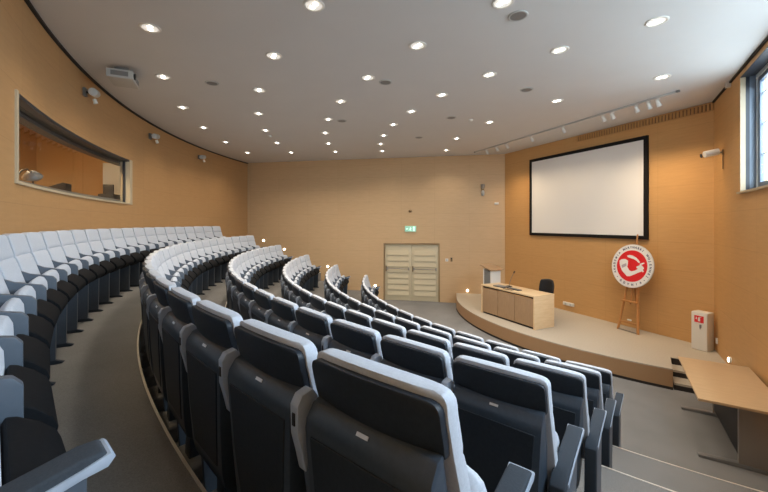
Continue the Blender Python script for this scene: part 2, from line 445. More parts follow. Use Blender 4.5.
ME['back_shell'] = padmesh(zs_, 0.24, 0.03, -0.044, crown=0.006, rtop=0.03, rbot=0.002, pil=0.1).mesh('back_shell', M['shell'], 0.004, 2, 50)
# housing under the shell: sloping ledge, long lower body with a rounded foot end
hp = [(0.045, 0.972), (0.005, 0.955), (-0.022, 0.915), (-0.028, 0.885), (-0.016, 0.60), (-0.002, 0.40), (0.012, 0.335), (0.05, 0.30), (0.10, 0.30), (0.135, 0.34), (0.148, 0.45), (0.13, 0.60), (0.082, 0.78), (0.035, 0.94)]
hb = MB().prism(hp, -0.235, 0.235)
for i_, v_ in enumerate(hb.v):
    v_.x *= 1-0.16*max(0, min(1, (0.88-v_.z)/0.55))
ME['back_housing'] = hb.mesh('back_housing', M['housing'], 0.008, 2)
lp = [(-0.0305, 0.868), (-0.0190, 0.60), (-0.0055, 0.42), (0.006, 0.42), (-0.008, 0.60), (-0.018, 0.868)]
mbp = MB(); n_ = len(lp)
wz = lambda z: 0.205 if z > 0.8 else (0.18 if z > 0.5 else 0.15)
mbp.add([(-wz(z), y-0.002, z) for y, z in lp]+[(wz(z), y-0.002, z) for y, z in lp],
        [tuple(range(n_-1, -1, -1)), tuple(range(n_, 2*n_))]+[(i, (i+1) % n_, n_+(i+1) % n_, n_+i) for i in range(n_)])
ME['rear_panel'] = mbp.mesh('rear_panel', M['shell'], 0.002, 1)
bq = MB().prism([(-0.02, 0.0), (-0.02, 0.07), (0.03, 0.115), (0.16, 0.125), (0.24, 0.09), (0.26, 0.0)], -0.15, 0.15)
ME['base_cover'] = bq.mesh('base_cover', M['base'], 0.03, 4)
ME['pedestal'] = MB().prism([(0.06, 0.11), (0.14, 0.11), (0.145, 0.36), (0.07, 0.36)], -0.05, 0.05).mesh('pedestal', M['housing'], 0.008, 2)
T = Matrix.Translation((0.0, -0.0045, 0.935)) @ Matrix.Rotation(math.radians(-56), 4, 'X')
ME['number_plate'] = MB().box((0, 0, 0), (0.044, 0.011, 0.003), T=Matrix.Translation((0.0, -0.010, 0.938)) @ Matrix.Rotation(math.radians(56), 4, 'X')).mesh('number_plate', M['plate'])
# folded seat: fabric cushion and black pan
def arched(prof, W, nx, drop, bow=0.0, ztop=0.62):
    mb = MB(); n = len(prof); vs = []; fs = []
    for i in range(nx+1):
        u = -1+2*i/nx; x = W*math.sin(u*PI/2)
        for y, z in prof:
            k = max(0, (z-ztop)/(0.80-ztop))
            vs.append((x, y-bow*u*u, z-drop*k*abs(u)**3))
    for i in range(nx):
        for j in range(n): fs.append((i*n+j, i*n+(j+1) % n, (i+1)*n+(j+1) % n, (i+1)*n+j))
    fs += [tuple(range(n-1, -1, -1)), tuple(range(nx*n, nx*n+n))]
    return mb.add(vs, fs)
sc_p = [(0.238, 0.735), (0.252, 0.765), (0.278, 0.785), (0.304, 0.775), (0.318, 0.74), (0.321, 0.62), (0.315, 0.49), (0.31, 0.455), (0.262, 0.45), (0.242, 0.48), (0.236, 0.6)]
ME['seat_cushion'] = arched(sc_p, 0.222, 12, 0.075).mesh('seat_cushion', M['fabric'], 0.014, 3)
pn_p = [(0.322, 0.65), (0.332, 0.67), (0.355, 0.662), (0.40, 0.625), (0.438, 0.585), (0.452, 0.55), (0.444, 0.515), (0.39, 0.475), (0.335, 0.440), (0.314, 0.445), (0.318, 0.5), (0.324, 0.60)]
ME['seat_pan'] = arched(pn_p, 0.222, 12, 0.05).mesh('seat_pan', M['panblack'], 0.006, 2)
# stanchion and arm
ap = [(0.10, 0.56), (0.11, 0.592), (0.25, 0.638), (0.44, 0.683), (0.44, 0.64), (0.41, 0.58), (0.39, 0.45), (0.37, 0.03), (0.085, 0.03)]
ME['arm_support'] = MB().prism(ap, -0.021, 0.021).mesh('arm_support', M['armmetal'], 0.006, 2)
ip = [(-0.004, 0.86), (-0.004, 0.90), (0.03, 0.90), (0.10, 0.84), (0.20, 0.79), (0.28, 0.772), (0.345, 0.758), (0.368, 0.73), (0.368, 0.60), (0.362, 0.03), (0.08, 0.03), (0.055, 0.35), (0.01, 0.7)]
ME['side_panel'] = MB().prism(ip, -0.021, 0.021).mesh('side_panel', M['armmetal'], 0.008, 2)
bp = [(-0.024, 0.79), (-0.040, 0.85), (-0.042, 0.945), (-0.024, 0.975), (0.018, 0.985), (0.042, 0.955), (0.045, 0.87), (0.02, 0.74), (-0.008, 0.72)]
ME['arm_bracket'] = MB().prism(bp, -0.021, 0.021).mesh('arm_bracket', M['bracket'], 0.006, 2)
ME['bracket_slot'] = MB().box((0, -0.0405, 0.90), (0.014, 0.008, 0.040)).mesh('bracket_slot', M['black'])
pd = [(0.050, 0.06), (0.078, 0.06), (0.105, 0.585), (0.25, 0.650), (0.43, 0.695), (0.465, 0.701), (0.476, 0.712), (0.465, 0.723), (0.43, 0.722), (0.25, 0.682), (0.10, 0.632), (0.068, 0.605)]
ME['arm_pad'] = MB().prism(pd, -0.037, 0.037).mesh('arm_pad', M['pad'], 0.008, 3)
rimp = [(0.115, 0.590), (0.25, 0.638), (0.43, 0.683), (0.472, 0.689), (0.486, 0.707), (0.477, 0.718), (0.43, 0.703), (0.25, 0.658), (0.115, 0.610)]
ME['pad_rim'] = MB().prism(rimp, -0.042, 0.042).mesh('pad_rim', M['bracket'], 0.004, 2)
fp = [(-0.03, 0.0), (0.40, 0.0), (0.42, 0.012), (0.36, 0.035), (0.05, 0.035), (-0.02, 0.02)]
ME['foot'] = MB().prism(fp, -0.021, 0.021).mesh('foot', M['pad'], 0.005, 2)

def part(name, parent, loc=None, rz=None):
    o = bpy.data.objects.new(name, ME[name]); col.objects.link(o); o.parent = parent
    if loc is not None: o.location = loc
    if rz is not None: o.rotation_euler.z = rz
    return o
def add_arm(root, R, th, end=False):
    loc = (R*math.sin(th), R*(1-math.cos(th)), 0)
    s = part('arm_support' if end else 'side_panel', root, loc, th)
    part('foot', s)
    if not end: part('arm_bracket', s); part('bracket_slot', s); return s
    p = part('arm_pad', root, loc, th); part('pad_rim', p)
    return s
ROWS = [  # name, radius of back top, floor level index, bearing of right end, left end
    ('the rearmost row along the curved wall', 14.09, 5, 221.6, 276.0, 'rearmost row'),
    ('the second row from the back', 13.09, 4, 219.15, 276.6, 'second row from the back'),
    ('the third row from the back', 12.08, 3, 219.32, 276.2, 'third row from the back'),
    ('the third row from the stage', 11.07, 2, 219.48, 276.3, 'third row from the stage'),
    ('the second row from the stage', 10.06, 1, 219.8, 276.2, 'second row from the stage'),
    ('the front row nearest the stage', 9.05, 0, 220.1, 276.2, 'front row'),
]
for (desc, R, lev, b0, b1, short) in ROWS:
    W = 0.246
    b0c = b0+math.degrees(W/R)
    N = max(2, round((math.radians(b1-b0)*R+0.06)/0.55))
    step = math.degrees(0.55/R)
    for i in range(N):
        b = b0c+step*i
        root = thing('auditorium_chair', 'pale grey folding seat, %s from the right aisle, %s' % (ORD[i+1], short), 'chair',
                     tuple(pol(R, b, lev*RISE)), math.radians(180-b), 'auditorium chairs in '+desc)
        for nm in ('backrest', 'back_shell', 'back_housing'): h = part(nm, root)
        part('rear_panel', h); part('number_plate', h)
        pb = part('base_cover', root); part('pedestal', pb)
        part('seat_cushion', root); part('seat_pan', root)
        add_arm(root, R, math.radians(step/2), i == 0)
        if i == N-1: add_arm(root, R, -math.radians(step/2), True)

# ------------------------------------------------------------------ ceiling fittings
def make_downlight():
    t = thing('ceiling_downlight', '', 'ceiling light', (0, 0, CEIL))
    MB().lathe([(0.088, -0.001), (0.090, -0.008), (0.112, -0.010), (0.118, -0.004), (0.118, 0.0)], 36).build('trim_ring', M['white'], t)
    lens = MB(); lens.lathe([(0.0005, -0.004), (0.089, -0.004)], 36); lens = lens.build('lens', M['reflector'], t)
    for sx in (-0.036, 0.036):
        bl_ = MB(); bl_.lathe([(0.0005, -0.016), (0.018, -0.014), (0.029, -0.0045)], 16, T=Matrix.Translation((sx, 0, 0))); bl_.build('bulb', M['lamp'], lens)
    return t
rings = [(13.05, 'the ring nearest the curved rear wall', (239.6, 246.8, 254.0, 261.0, 268.0, 275.0)),
         (11.57, 'the second ring from the rear wall', (232.4, 239.5, 246.8, 254.0, 261.1, 268.3, 275.4)),
         (10.06, 'the middle ring', (225.0, 232.2, 239.5, 246.8, 254.1, 261.3, 268.5, 275.5)),
         (8.50, 'the second ring from the stage', (217.5, 224.7, 232.1, 239.5, 246.9, 254.2, 261.6, 268.7, 275.7)),
         (6.42, 'the ring nearest the stage', (217.0, 231.6, 247.0, 262.1, 276.4))]
proto = None
for R, desc, bb in rings:
    for i, b in enumerate(bb):
        if proto is None:
            proto = make_downlight(); pk = kids_of(proto); o = proto
        else: o = clone_tree(proto, pk)
        o.location = pol(R, b, CEIL); o.rotation_euler.z = math.radians(180-b)
        tag(o, 'round ceiling downlight, %s from the window side, %s' % (ORD[i+1], desc), 'ceiling light', 'ceiling downlights in '+desc)
proto = None
spk = [(9.70, 225.0, 'nearest the camera, close to the window side'), (9.71, 239.6, 'in the middle of the hall, beyond the nearest one'), (9.74, 254.4, 'far out over the rows, beyond the middle of the hall'),
       (12.33, 246.7, 'over the rear rows near the curved wall'), (7.43, 232.0, 'near the lighting track on the window side'),
       (7.46, 247.3, 'in front of the screen near the far end of the track'), (7.50, 262.3, 'furthest away towards the double door')]
for R, b, d in spk:
    if proto is None:
        o = proto = thing('ceiling_speaker', '', 'speaker', (0, 0, CEIL))
        MB().lathe([(0.0005, -0.006), (0.085, -0.006), (0.095, -0.012), (0.108, -0.010), (0.112, 0.0)], 32).build('speaker_ring', M['lgrey'], o)
        g = MB(); g.lathe([(0.0005, -0.0085), (0.086, -0.0085)], 32); g.build('speaker_grille', M['mgrey'], o)
        pk = kids_of(proto)
    else: o = clone_tree(proto, pk)
    o.location = pol(R, b, CEIL)
    tag(o, 'round grey ceiling speaker '+d, 'speaker', 'ceiling speakers')
for (R, b, d) in ((6.95, 247.0, 'small white smoke detector on the ceiling beside the far speaker'), (11.57, 264.2, 'small white smoke detector on the ceiling near the left rear corner')):
    o = thing('smoke_detector', d, 'smoke detector', tuple(pol(R, b, CEIL)))
    MB().lathe([(0.05, 0.0), (0.05, -0.015), (0.035, -0.035), (0.0005, -0.04)], 20).build('detector_body', M['white'], o)

# lighting track in front of the screen
A = Vector((3.02, 12.0)); Bp = Vector((5.28, 6.44))
tr = thing('lighting_track', 'long white ceiling track running parallel to the screen wall', 'lighting track', (A.x, A.y, CEIL))
d = Bp-A; L = d.length; ang = math.atan2(d.y, d.x)
MB().box((L/2, 0, -0.018), (L, 0.035, 0.034)).build('rail', M['lgrey'], tr, 0.003, rz=ang)
MB().box((0.02, 0, -0.018), (0.05, 0.042, 0.036)).build('end_cap', M['mgrey'], tr, rz=ang)
MB().box((L-0.02, 0, -0.018), (0.05, 0.042, 0.036)).build('end_cap', M['mgrey'], tr, rz=ang)
def track_s(px):
    k = (px-384)/F; return (A.x-k*A.y)/(k*d.y/L-d.x/L)
spots = [(658.0, 'the end spot nearest the window'), (649.0, 'second from the window end'), (636.5, 'third from the window end'), (612.5, 'fourth from the window end'),
         (603.5, 'fifth from the window end'), (563.7, 'sixth from the window end'), (532, 'seventh from the window end'), (507, 'third from the far end'), (497, 'second from the far end'), (487, 'the end spot nearest the double door')]
proto = None
for px, dsc in spots:
    s = track_s(px); p = A+d*(s/L)
    if proto is None:
        o = proto = thing('track_spotlight', '', 'spotlight', (0, 0, 0))
        MB().box((0, 0, -0.050), (0.05, 0.03, 0.026)).build('adapter', M['white'], o, 0.003)
        hd = MB().tube((0, 0, -0.063), (0, 0, -0.11), 0.008, n=10); hd.build('stem', M['white'], o)
        Tt = Matrix.Translation((0, 0, -0.13)) @ Matrix.Rotation(math.radians(38), 4, 'X')
        b_ = MB(); b_.lathe([(0.0005, 0.075), (0.028, 0.07), (0.034, 0.03), (0.042, -0.06), (0.046, -0.062), (0.040, -0.055)], 20, T=Tt)
        b_ = b_.build('lamp_head', M['white'], o)
        l_ = MB(); l_.lathe([(0.0005, -0.05), (0.040, -0.05)], 20, T=Tt); l_.build('lens', M['lamp_spot'], b_)
        pk = kids_of(proto)
    else: o = clone_tree(proto, pk)
    o.location = (p.x, p.y, CEIL); o.rotation_euler.z = math.atan2(-nf.y, -nf.x)-PI/2
    tag(o, 'small white spotlight hanging from the ceiling track, '+dsc, 'spotlight', 'spotlights on the ceiling track')

# ventilation grille along the top of the front wall
def on_front(px):
    k = (px-384)/F; return (CL.x-k*CL.y)/(k*uf.y-uf.x)
g0, g1 = on_front(578), on_front(713.0)
gr = thing('ventilation_grille', 'long brown slotted air grille along the top of the screen wall', 'air grille', (CL.x, CL.y, CEIL-0.17))
def front_frame(o): pass
RF = math.atan2(uf.y, uf.x)
MB().box(((g0+g1)/2, -0.004, 0.075), (g1-g0, 0.010, 0.14)).build('backing', M['grille'], gr, rz=RF)
m_ = MB(); s = g0
while s < g1:
    m_.box((s, -0.014, 0.075), (0.042, 0.02, 0.14)); s += 0.066
m_.box(((g0+g1)/2, -0.014, 0.148), (g1-g0, 0.02, 0.012)); m_.box(((g0+g1)/2, -0.014, 0.004), (g1-g0, 0.02, 0.01))
m_.build('slats', M['wall_front'], gr, rz=RF)

# ------------------------------------------------------------------ projection screen
z_of = lambda px, y: None
s0, s1 = on_front(530.8), on_front(649.0)
p0 = CL+uf*s0; p1 = CL+uf*s1
zb0 = EYE+(HY-235.3)*p0.y/F; zt0 = EYE+(HY-159.4)*p0.y/F; zb1 = EYE+(HY-239.6)*p1.y/F; zt1 = EYE+(HY-136.2)*p1.y/F
print('screen', zb0, zb1, zt0, zt1, s1-s0)
zb, zt = (zb0+zb1)/2, (zt0+zt1)/2
sm = (s0+s1)/2; cw = s1-s0; ch = zt-zb
pc = CL+uf*sm
ps = thing('projection_screen', 'large white projection screen in a black border on the front wall', 'projection screen', (pc.x, pc.y, zb), RF)
# local x along uf, local -y or +y towards the hall
side = 1 if (Vector((-math.sin(RF), math.cos(RF))).dot(nf) > 0) else -1
bw = 0.085
m_ = MB()
for (cx, cz, w, h) in ((0, bw/2, cw, bw), (0, ch-bw/2, cw, bw), (-cw/2+bw/2, ch/2, bw, ch-2*bw), (cw/2-bw/2, ch/2, bw, ch-2*bw)):
    m_.box((cx, side*0.03, cz), (w, 0.055, h))
m_.build('screen_frame', M['screenframe'], ps)
MB().box((0, side*0.028, ch/2), (cw-2*bw, 0.03, ch-2*bw)).build('screen_surface', M['screen'], ps)
# fix slats/backing side for the grille
for ch_ in gr.children: ch_.scale.y = -side if side > 0 else 1
for ch_ in gr.children:
    if side > 0: ch_.scale = (1, -1, 1)

# ------------------------------------------------------------------ double door on the side wall
RS = math.atan2(-us.y, -us.x)       # local x runs from left to right in the picture
dw = d0-d1; dp = CL+us*d0
def doorleaf(n_, x0, x1, hinge):
    t = bpy.data.objects.new('door_%d' % n_, None); col.objects.link(t); struct(t)
    t.location = (dp.x, dp.y, 0); t.rotation_euler.z = RS
    w = x1-x0
    MB().box(((x0+x1)/2, 0.07, DH/2-0.024), (w, 0.045, DH-0.056)).build('door_leaf', M['door'], t, 0.003)
    m_ = MB(); x_in0, x_in1 = x0+0.10, x1-0.10
    nb = 8; zt_ = DH-0.26; zb_ = 0.16; hh = (zt_-zb_)/nb
    for k in range(nb):
        zz = zb_+hh*(k+0.5)
        pr = [(0.047, zz-hh*0.40), (0.047, zz+hh*0.46), (0.042, zz+hh*0.46), (0.012, zz-hh*0.28), (0.012, zz-hh*0.40)]
        m_.prism(pr, x_in0, x_in1)
    m_.build('louvre_panel', M['door'], t)
    bar = MB(); zb2 = 1.16
    bar.tube((x0+0.08, -0.03, zb2), (x1-0.08, -0.03, zb2), 0.014, n=12)
    for x in (x0+0.09, x1-0.09): bar.box((x, 0.0, zb2), (0.045, 0.09, 0.09))
    bar.build('push_bar', M['steel'], t)
    lk = MB(); lk.box((x0+0.045, 0.035, zb2), (0.04, 0.03, 0.2)); lk.build('lock_plate', M['brass'], t)
mid = dw/2
doorleaf(1, 0.05, mid-0.004, 0); doorleaf(2, mid+0.004, dw-0.05, 1)
m_ = MB()
m_.box((0.06, 0.13, DH/2), (0.06, 0.06, DH)); m_.box((dw-0.06, 0.13, DH/2), (0.06, 0.06, DH)); m_.box((dw/2, 0.13, DH/2), (0.08, 0.06, DH)); m_.box((dw/2, 0.13, DH-0.06), (dw-0.1, 0.06, 0.08)); m_.box((dw/2, 0.15, 0.01), (dw-0.1, 0.08, 0.04))  # stops added behind the leaves to block light leaking round the door
m_.box((0.025, 0.09, DH/2), (0.05, 0.2, DH)); m_.box((dw-0.025, 0.09, DH/2), (0.05, 0.2, DH)); m_.box((dw/2, 0.09, DH-0.025), (dw-0.1, 0.2, 0.05))
o = m_.build('trim_9', M['doorframe'], None, 0.002, loc=(dp.x, dp.y, 0), rz=RS); struct(o)
# things on the side wall
def side_at(px, y, off=0.0):
    s = on_side(px); p = CL+us*s
    return (p.x+ns.x*off, p.y+ns.y*off, EYE+(HY-y)*p.y/F)
ex = thing('exit_sign', 'green emergency exit sign above the double door', 'exit sign', side_at(410.6, 228.8), RS)
MB().box((0, -0.03, 0), (0.40, 0.05, 0.20)).build('sign_body', M['green'], ex, 0.004)
m_ = MB()   # running figure, arrow and door
yy = -0.058
def flat(poly): m_.prism(poly, yy, yy+0.006, axis='y')
flat([(-0.02, 0.05), (0.0, 0.07), (0.02, 0.05), (0.0, 0.03)])
flat([(-0.05, -0.01), (-0.01, 0.03), (0.03, 0.02), (0.05, -0.01), (0.02, 0.0), (0.01, -0.03), (0.04, -0.07), (0.02, -0.08), (-0.02, -0.04), (-0.06, -0.07), (-0.07, -0.055), (-0.02, -0.01), (-0.03, 0.0)])
flat([(-0.17, 0.0), (-0.12, 0.04), (-0.12, 0.015), (-0.08, 0.015), (-0.08, -0.015), (-0.12, -0.015), (-0.12, -0.04)])
flat([(0.09, -0.08), (0.09, 0.08), (0.16, 0.08), (0.16, -0.08)])
m_.build('pictogram', M['greenwhite'], ex)
o = thing('alarm_beacon', 'small dark round alarm beacon high above the exit sign', 'alarm beacon', side_at(410.3, 211), RS)
MB().lathe([(0.055, 0), (0.055, 0.02), (0.045, 0.05), (0.0005, 0.065)], 20, T=Matrix.Rotation(PI/2, 4, 'X')).build('beacon_body', M['brass'], o)
o = thing('light_switch', 'white light switch on the wall right of the double door', 'light switch', side_at(446.8, 260), RS)
MB().box((0, -0.008, 0), (0.10, 0.016, 0.10)).build('switch_plate', M['white'], o, 0.003)
MB().box((0, -0.018, 0), (0.05, 0.006, 0.06)).build('rocker', M['lgrey'], o, 0.002)
o = thing('intercom_handset', 'small dark wall intercom right of the white light switch', 'intercom', side_at(451.5, 259.5), RS)
MB().box((0, -0.015, 0), (0.07, 0.03, 0.14)).build('intercom_body', M['brass'], o, 0.004)
MB().tube((0, -0.03, 0.03), (0, -0.037, 0.03), 0.022).build('intercom_button', M['black'], o)
o = thing('wall_floodlight', 'small bronze double wall lamp high near the stage corner', 'wall lamp', side_at(482.7, 189.7), RS)
MB().box((0, -0.012, 0), (0.10, 0.024, 0.16)).build('back_plate', M['brass'], o, 0.004)
MB().lathe([(0.0005, 0.16), (0.07, 0.14), (0.06, 0.04), (0.03, 0.0), (0.0005, 0.0)], 20, T=Matrix.Translation((0, -0.075, 0.03))).build('lamp_shade', M['steel'], o)
MB().lathe([(0.0005, -0.19), (0.05, -0.17), (0.055, -0.06), (0.03, 0.0), (0.0005, 0.0)], 20, T=Matrix.Translation((0, -0.075, -0.03))).build('lamp_shade', M['lgrey'], o)
o = thing('motion_sensor', 'tiny white motion sensor beside the bronze wall lamp', 'sensor', side_at(496.5, 203.5), RS)
MB().box((0, -0.02, 0), (0.14, 0.04, 0.07)).build('sensor_body', M['white'], o, 0.012)
# step lights along the left aisle
names = ['topmost, behind the rearmost row', 'second from the top', 'third from the top', 'fourth from the top', 'left of the door', 'by the stage end']
for (px, y), d_ in zip([(264, 240.5), (284.6, 249.3), (306.5, 257.6), (328, 266.4), (375.3, 285.6), (467.5, 290.5)], names):
    o = thing('step_light', 'small glowing round step light on the far wall, '+d_, 'step light', side_at(px, y), RS, 'step lights on the far wall')
    MB().lathe([(0.048, 0), (0.048, 0.02), (0.042, 0.03)], 20, T=Matrix.Rotation(PI/2, 4, 'X')).build('housing', M['white'], o)
    MB().lathe([(0.043, 0.0), (0.04, 0.035), (0.025, 0.045), (0.0005, 0.05)], 20, T=Matrix.Rotation(PI/2, 4, 'X')).build('lens', M['steplamp'], o)

# ------------------------------------------------------------------ right wall: window, camera, step light
RR = math.atan2(ur.y, ur.x)
inw = 1 if Vector((-math.sin(RR), math.cos(RR))).dot(nr) > 0 else -1     # local +-y towards the hall
def right_obj(name): pass
wn = bpy.data.objects.new('window_1', None); col.objects.link(wn); struct(wn)
wn.location = (CR.x, CR.y, 0); wn.rotation_euler.z = RR
wh = WZ1-WZ0; wc = (WZ0+WZ1)/2
lin = MB()
lin.box((WS0+0.006, -inw*0.03, wc), (0.012, 0.06, wh)); lin.box((WS1-0.006, -inw*0.03, wc), (0.012, 0.06, wh))
lin.build('window_lining', M['frame_light'], wn)
gk = MB(); sd = MB()
for x_ in (WS0+0.006, WS1-0.006):
    gk.box((x_, -inw*0.0825, wc), (0.012, 0.045, wh)); sd.box((x_, -inw*0.1425, wc), (0.012, 0.075, wh))
gk.box(((WS0+WS1)/2, -inw*0.11, WZ1-0.006), (WS1-WS0-0.03, 0.22, 0.012))
gk.build('frame_gasket', M['frame_dark'], wn); sd.build('frame_reveal', M['frame_blue'], wn)
MB().box(((WS0+WS1)/2, -inw*0.12, WZ0+0.015), (WS1-WS0-0.05, 0.34, 0.03)).build('window_sill', M['frame_light'], wn, 0.004)
fr = MB(); yo = -inw*0.205
fr.box(((WS0+WS1)/2, yo, WZ1-0.035), (WS1-WS0-0.05, 0.07, 0.07)); fr.box(((WS0+WS1)/2, yo, WZ0+0.06), (WS1-WS0-0.05, 0.07, 0.06))
fr.box((WS0+0.045, yo, wc), (0.06, 0.06, wh-0.16)); fr.box((WS1-0.055, yo, wc), (0.06, 0.07, wh-0.16))
npan = 5; pw = (WS1-WS0-0.17)/npan; xs = [WS0+0.085+pw*i for i in range(npan+1)]
for x in xs[1:-1]: fr.box((x, yo, wc), (0.06, 0.07, wh-0.16))
fr.build('window_frame', M['frame_white'], wn, 0.004)
for i in range(npan):
    a, b = xs[i]+0.03 if i else xs[i], xs[i+1]-0.03 if i < npan-1 else xs[i+1]
    s_ = MB(); z0_, z1_ = WZ0+0.09, WZ1-0.07
    for (cx, cz, w, h) in (((a+b)/2, z0_+0.035, b-a, 0.07), ((a+b)/2, z1_-0.035, b-a, 0.07), (a+0.04, (z0_+z1_)/2, 0.08, z1_-z0_-0.14), (b-0.04, (z0_+z1_)/2, 0.08, z1_-z0_-0.14)):
        s_.box((cx, yo, cz), (w, 0.05, h))
    s_ = s_.build('window_sash', M['frame_blue'], wn, 0.004)
    MB().box(((a+b)/2, yo, (z0_+z1_)/2), (b-a-0.16, 0.006, z1_-z0_-0.14)).build('window_pane', M['glass'], s_)
    gb = MB(); k = z0_+0.07+0.42
    while k < z1_-0.1:
        gb.box(((a+b)/2, yo-inw*0.012, k), (b-a-0.16, 0.02, 0.016)); k += 0.46
    gb.build('glazing_bar', M['frame_white'], s_)

def on_right(px):
    k = (px-384)/F; return (CR.x-k*CR.y)/(k*ur.y-ur.x)
def right_at(px, y, off=0.0):
    s = on_right(px); p = CR+ur*s
    return (p.x+nr.x*off, p.y+nr.y*off, EYE+(HY-y)*p.y/F)
o = thing('security_camera', 'white cylindrical security camera on a bracket in the front corner', 'security camera', right_at(724.5, 152, 0.015), RR)
MB().box((0, inw*0.01, 0), (0.06, 0.02, 0.09)).build('wall_plate', M['brass'], o, 0.003)
MB().path([(0, inw*0.01, 0), (0, inw*0.07, 0.0), (0.0, inw*0.10, -0.01)], 0.012).build('bracket', M['mgrey'], o)
Tc = Matrix.Translation((0.0, inw*0.14, 0.0)) @ Matrix.Rotation(math.radians(0), 4, 'Z')
cb = MB().tube((-0.03, inw*0.06, 0.02), (0.02, inw*0.26, -0.02), 0.058, n=20).build('camera_body', M['white'], o)
MB().tube((0.02, inw*0.30, -0.04), (0.022, inw*0.31, -0.0424), 0.036, n=20).build('lens', M['black'], cb)
MB().box((0.0, inw*0.006, -0.17), (0.012, 0.012, 0.26)).build('cable', M['brass'], o)
o = thing('wall_sensor', 'small white box sensor at the ceiling beside the window', 'sensor', right_at(730.8, 84), RR)
MB().box((0, inw*0.035, 0), (0.07, 0.07, 0.11)).build('sensor_body', M['white'], o, 0.008)
MB().box((0, inw*0.071, 0.0), (0.04, 0.006, 0.05)).build('sensor_lens', M['lgrey'], o, 0.002)
for (px, y, d_) in ((731, 360, 'on the right wall behind the oak table'),):
    o = thing('step_light', 'small glowing round step light '+d_, 'step light', right_at(px, y), RR)
    Tl = Matrix.Rotation(-inw*PI/2, 4, 'X')
    MB().lathe([(0.05, 0), (0.05, 0.02), (0.04, 0.03)], 20, T=Tl).build('housing', M['white'], o)
    MB().lathe([(0.041, 0.0), (0.04, 0.032), (0.02, 0.042), (0.0005, 0.045)], 20, T=Tl).build('lens', M['steplamp'], o)
o = thing('wall_socket', 'small white socket low on the right wall beside the extinguisher cabinet', 'socket', right_at(717.5, 341), RR)
MB().box((0, inw*0.012, 0), (0.07, 0.024, 0.10)).build('socket_plate', M['white'], o, 0.004)
o = thing('wall_socket', 'white double floor-level socket on the front wall between desk and easel', 'socket', (CL.x+uf.x*on_front(569), CL.y+uf.y*on_front(569), EYE+(HY-304)*(CL.y+uf.y*on_front(569))/F), RF)
MB().box((0, side*0.02, 0), (0.34, 0.04, 0.09)).build('socket_plate', M['white'], o, 0.006)
MB().box((-0.08, side*0.042, 0), (0.06, 0.008, 0.06)).build('socket_insert', M['lgrey'], o, 0.003)
MB().box((0.08, side*0.042, 0), (0.06, 0.008, 0.06)).build('socket_insert', M['lgrey'], o, 0.003)

# ------------------------------------------------------------------ rear wall fittings
def rear_at(px, y):
    k = (px-384)/F
    a = k*k+1; b = -2*(OX*k+OY); c = OX*OX+OY*OY-RW*RW
    z = (-b+math.sqrt(b*b-4*a*c))/(2*a)
    p = Vector((k*z, z)); return p, EYE+(HY-y)*z/F, bearing(p)
for (px, y), d_ in zip([(83.5, 92), (149.5, 136.3), (198.5, 157.2)], ['above the booth window', 'right of the booth window', 'furthest right, towards the far corner']):
    p, z, b = rear_at(px, y)
    o = thing('wall_spotlight', 'grey cylindrical wall spotlight high on the curved wall, '+d_, 'wall spotlight', (p.x, p.y, z), math.radians(180-b), 'wall spotlights on the curved rear wall')
    MB().box((0, 0.02, 0), (0.09, 0.04, 0.13)).build('wall_plate', M['mgrey'], o, 0.004)
    MB().box((0, 0.07, 0.0), (0.03, 0.08, 0.03)).build('bracket', M['black'], o, 0.004)
    hd = MB().tube((-0.10, 0.13, 0.02), (0.14, 0.16, -0.02), 0.060, n=20).build('lamp_head', M['lgrey'], o, 0.008)
    MB().tube((-0.12, 0.10, -0.06), (-0.13, 0.12, -0.13), 0.028, 0.034, n=16).build('aiming_knob', M['white'], o)
# projector under the ceiling
pr = thing('projector', 'light grey ceiling projector hanging beside the curved wall', 'projector', (-4.07, 5.62, CEIL), math.radians(180-246))
MB().box((0, 0, -0.035), (0.22, 0.18, 0.07)).build('ceiling_mount', M['mgrey'], pr, 0.004)
bd = MB().box((0, 0, -0.13), (0.46, 0.34, 0.13)).build('projector_body', M['lgrey'], pr, 0.018, 3)
MB().box((-0.04, 0.1715, -0.13), (0.26, 0.006, 0.07)).build('vent', M['mgrey'], bd)
MB().tube((0.155, 0.16, -0.13), (0.155, 0.19, -0.13), 0.045, n=24).build('lens', M['black'], bd)
MB().box((-0.04, -0.1715, -0.13), (0.26, 0.006, 0.07)).build('vent', M['mgrey'], bd)
vb = MB()
vb.box((0.2315, 0.0, -0.13), (0.006, 0.22, 0.07)); vb.build('vent', M['mgrey'], bd)
# booth window
w2 = bpy.data.objects.new('window_2', None); col.objects.link(w2); struct(w2)
def arcbox(name, m, parent, R0, R1, z0, z1, a0, a1, n=24, bev=0): return arc_strip(R0, R1, z0, z1, a0, a1, n).build(name, m, parent, bev)
dj = math.degrees(0.05/RW)
arcbox('frame_jamb', M['frame_light'], w2, RW-0.02, RW+0.16, HZ0, HZ1, HB0, HB0+dj, 2)
arcbox('frame_jamb', M['frame_light'], w2, RW-0.02, RW+0.16, HZ0, HZ1, HB1-dj*2.2, HB1, 2)
arcbox('frame_sill', M['frame_light'], w2, RW-0.02, RW+0.16, HZ0, HZ0+0.03, HB0+dj, HB1-dj*2.2)
arcbox('frame_head', M['frame_dark'], w2, RW+0.0, RW+0.16, HZ1-0.04, HZ1, HB0+dj, HB1-dj*2.2)
arcbox('blind_box', M['frame_dark'], w2, RW+0.165, RW+0.30, HZ1-0.10, HZ1+0.1, HB0-0.5, HB1+0.5)
arcbox('window_pane', M['glass'], w2, RW+0.085, RW+0.09, HZ0+0.03, HZ1-0.04, HB0+dj, HB1-dj*2.2)
arcbox('glazing_stile', M['frame_dark'], w2, RW+0.07, RW+0.11, HZ0+0.03, HZ1-0.04, HB1-dj*2.8, HB1-dj*2.2, 2)
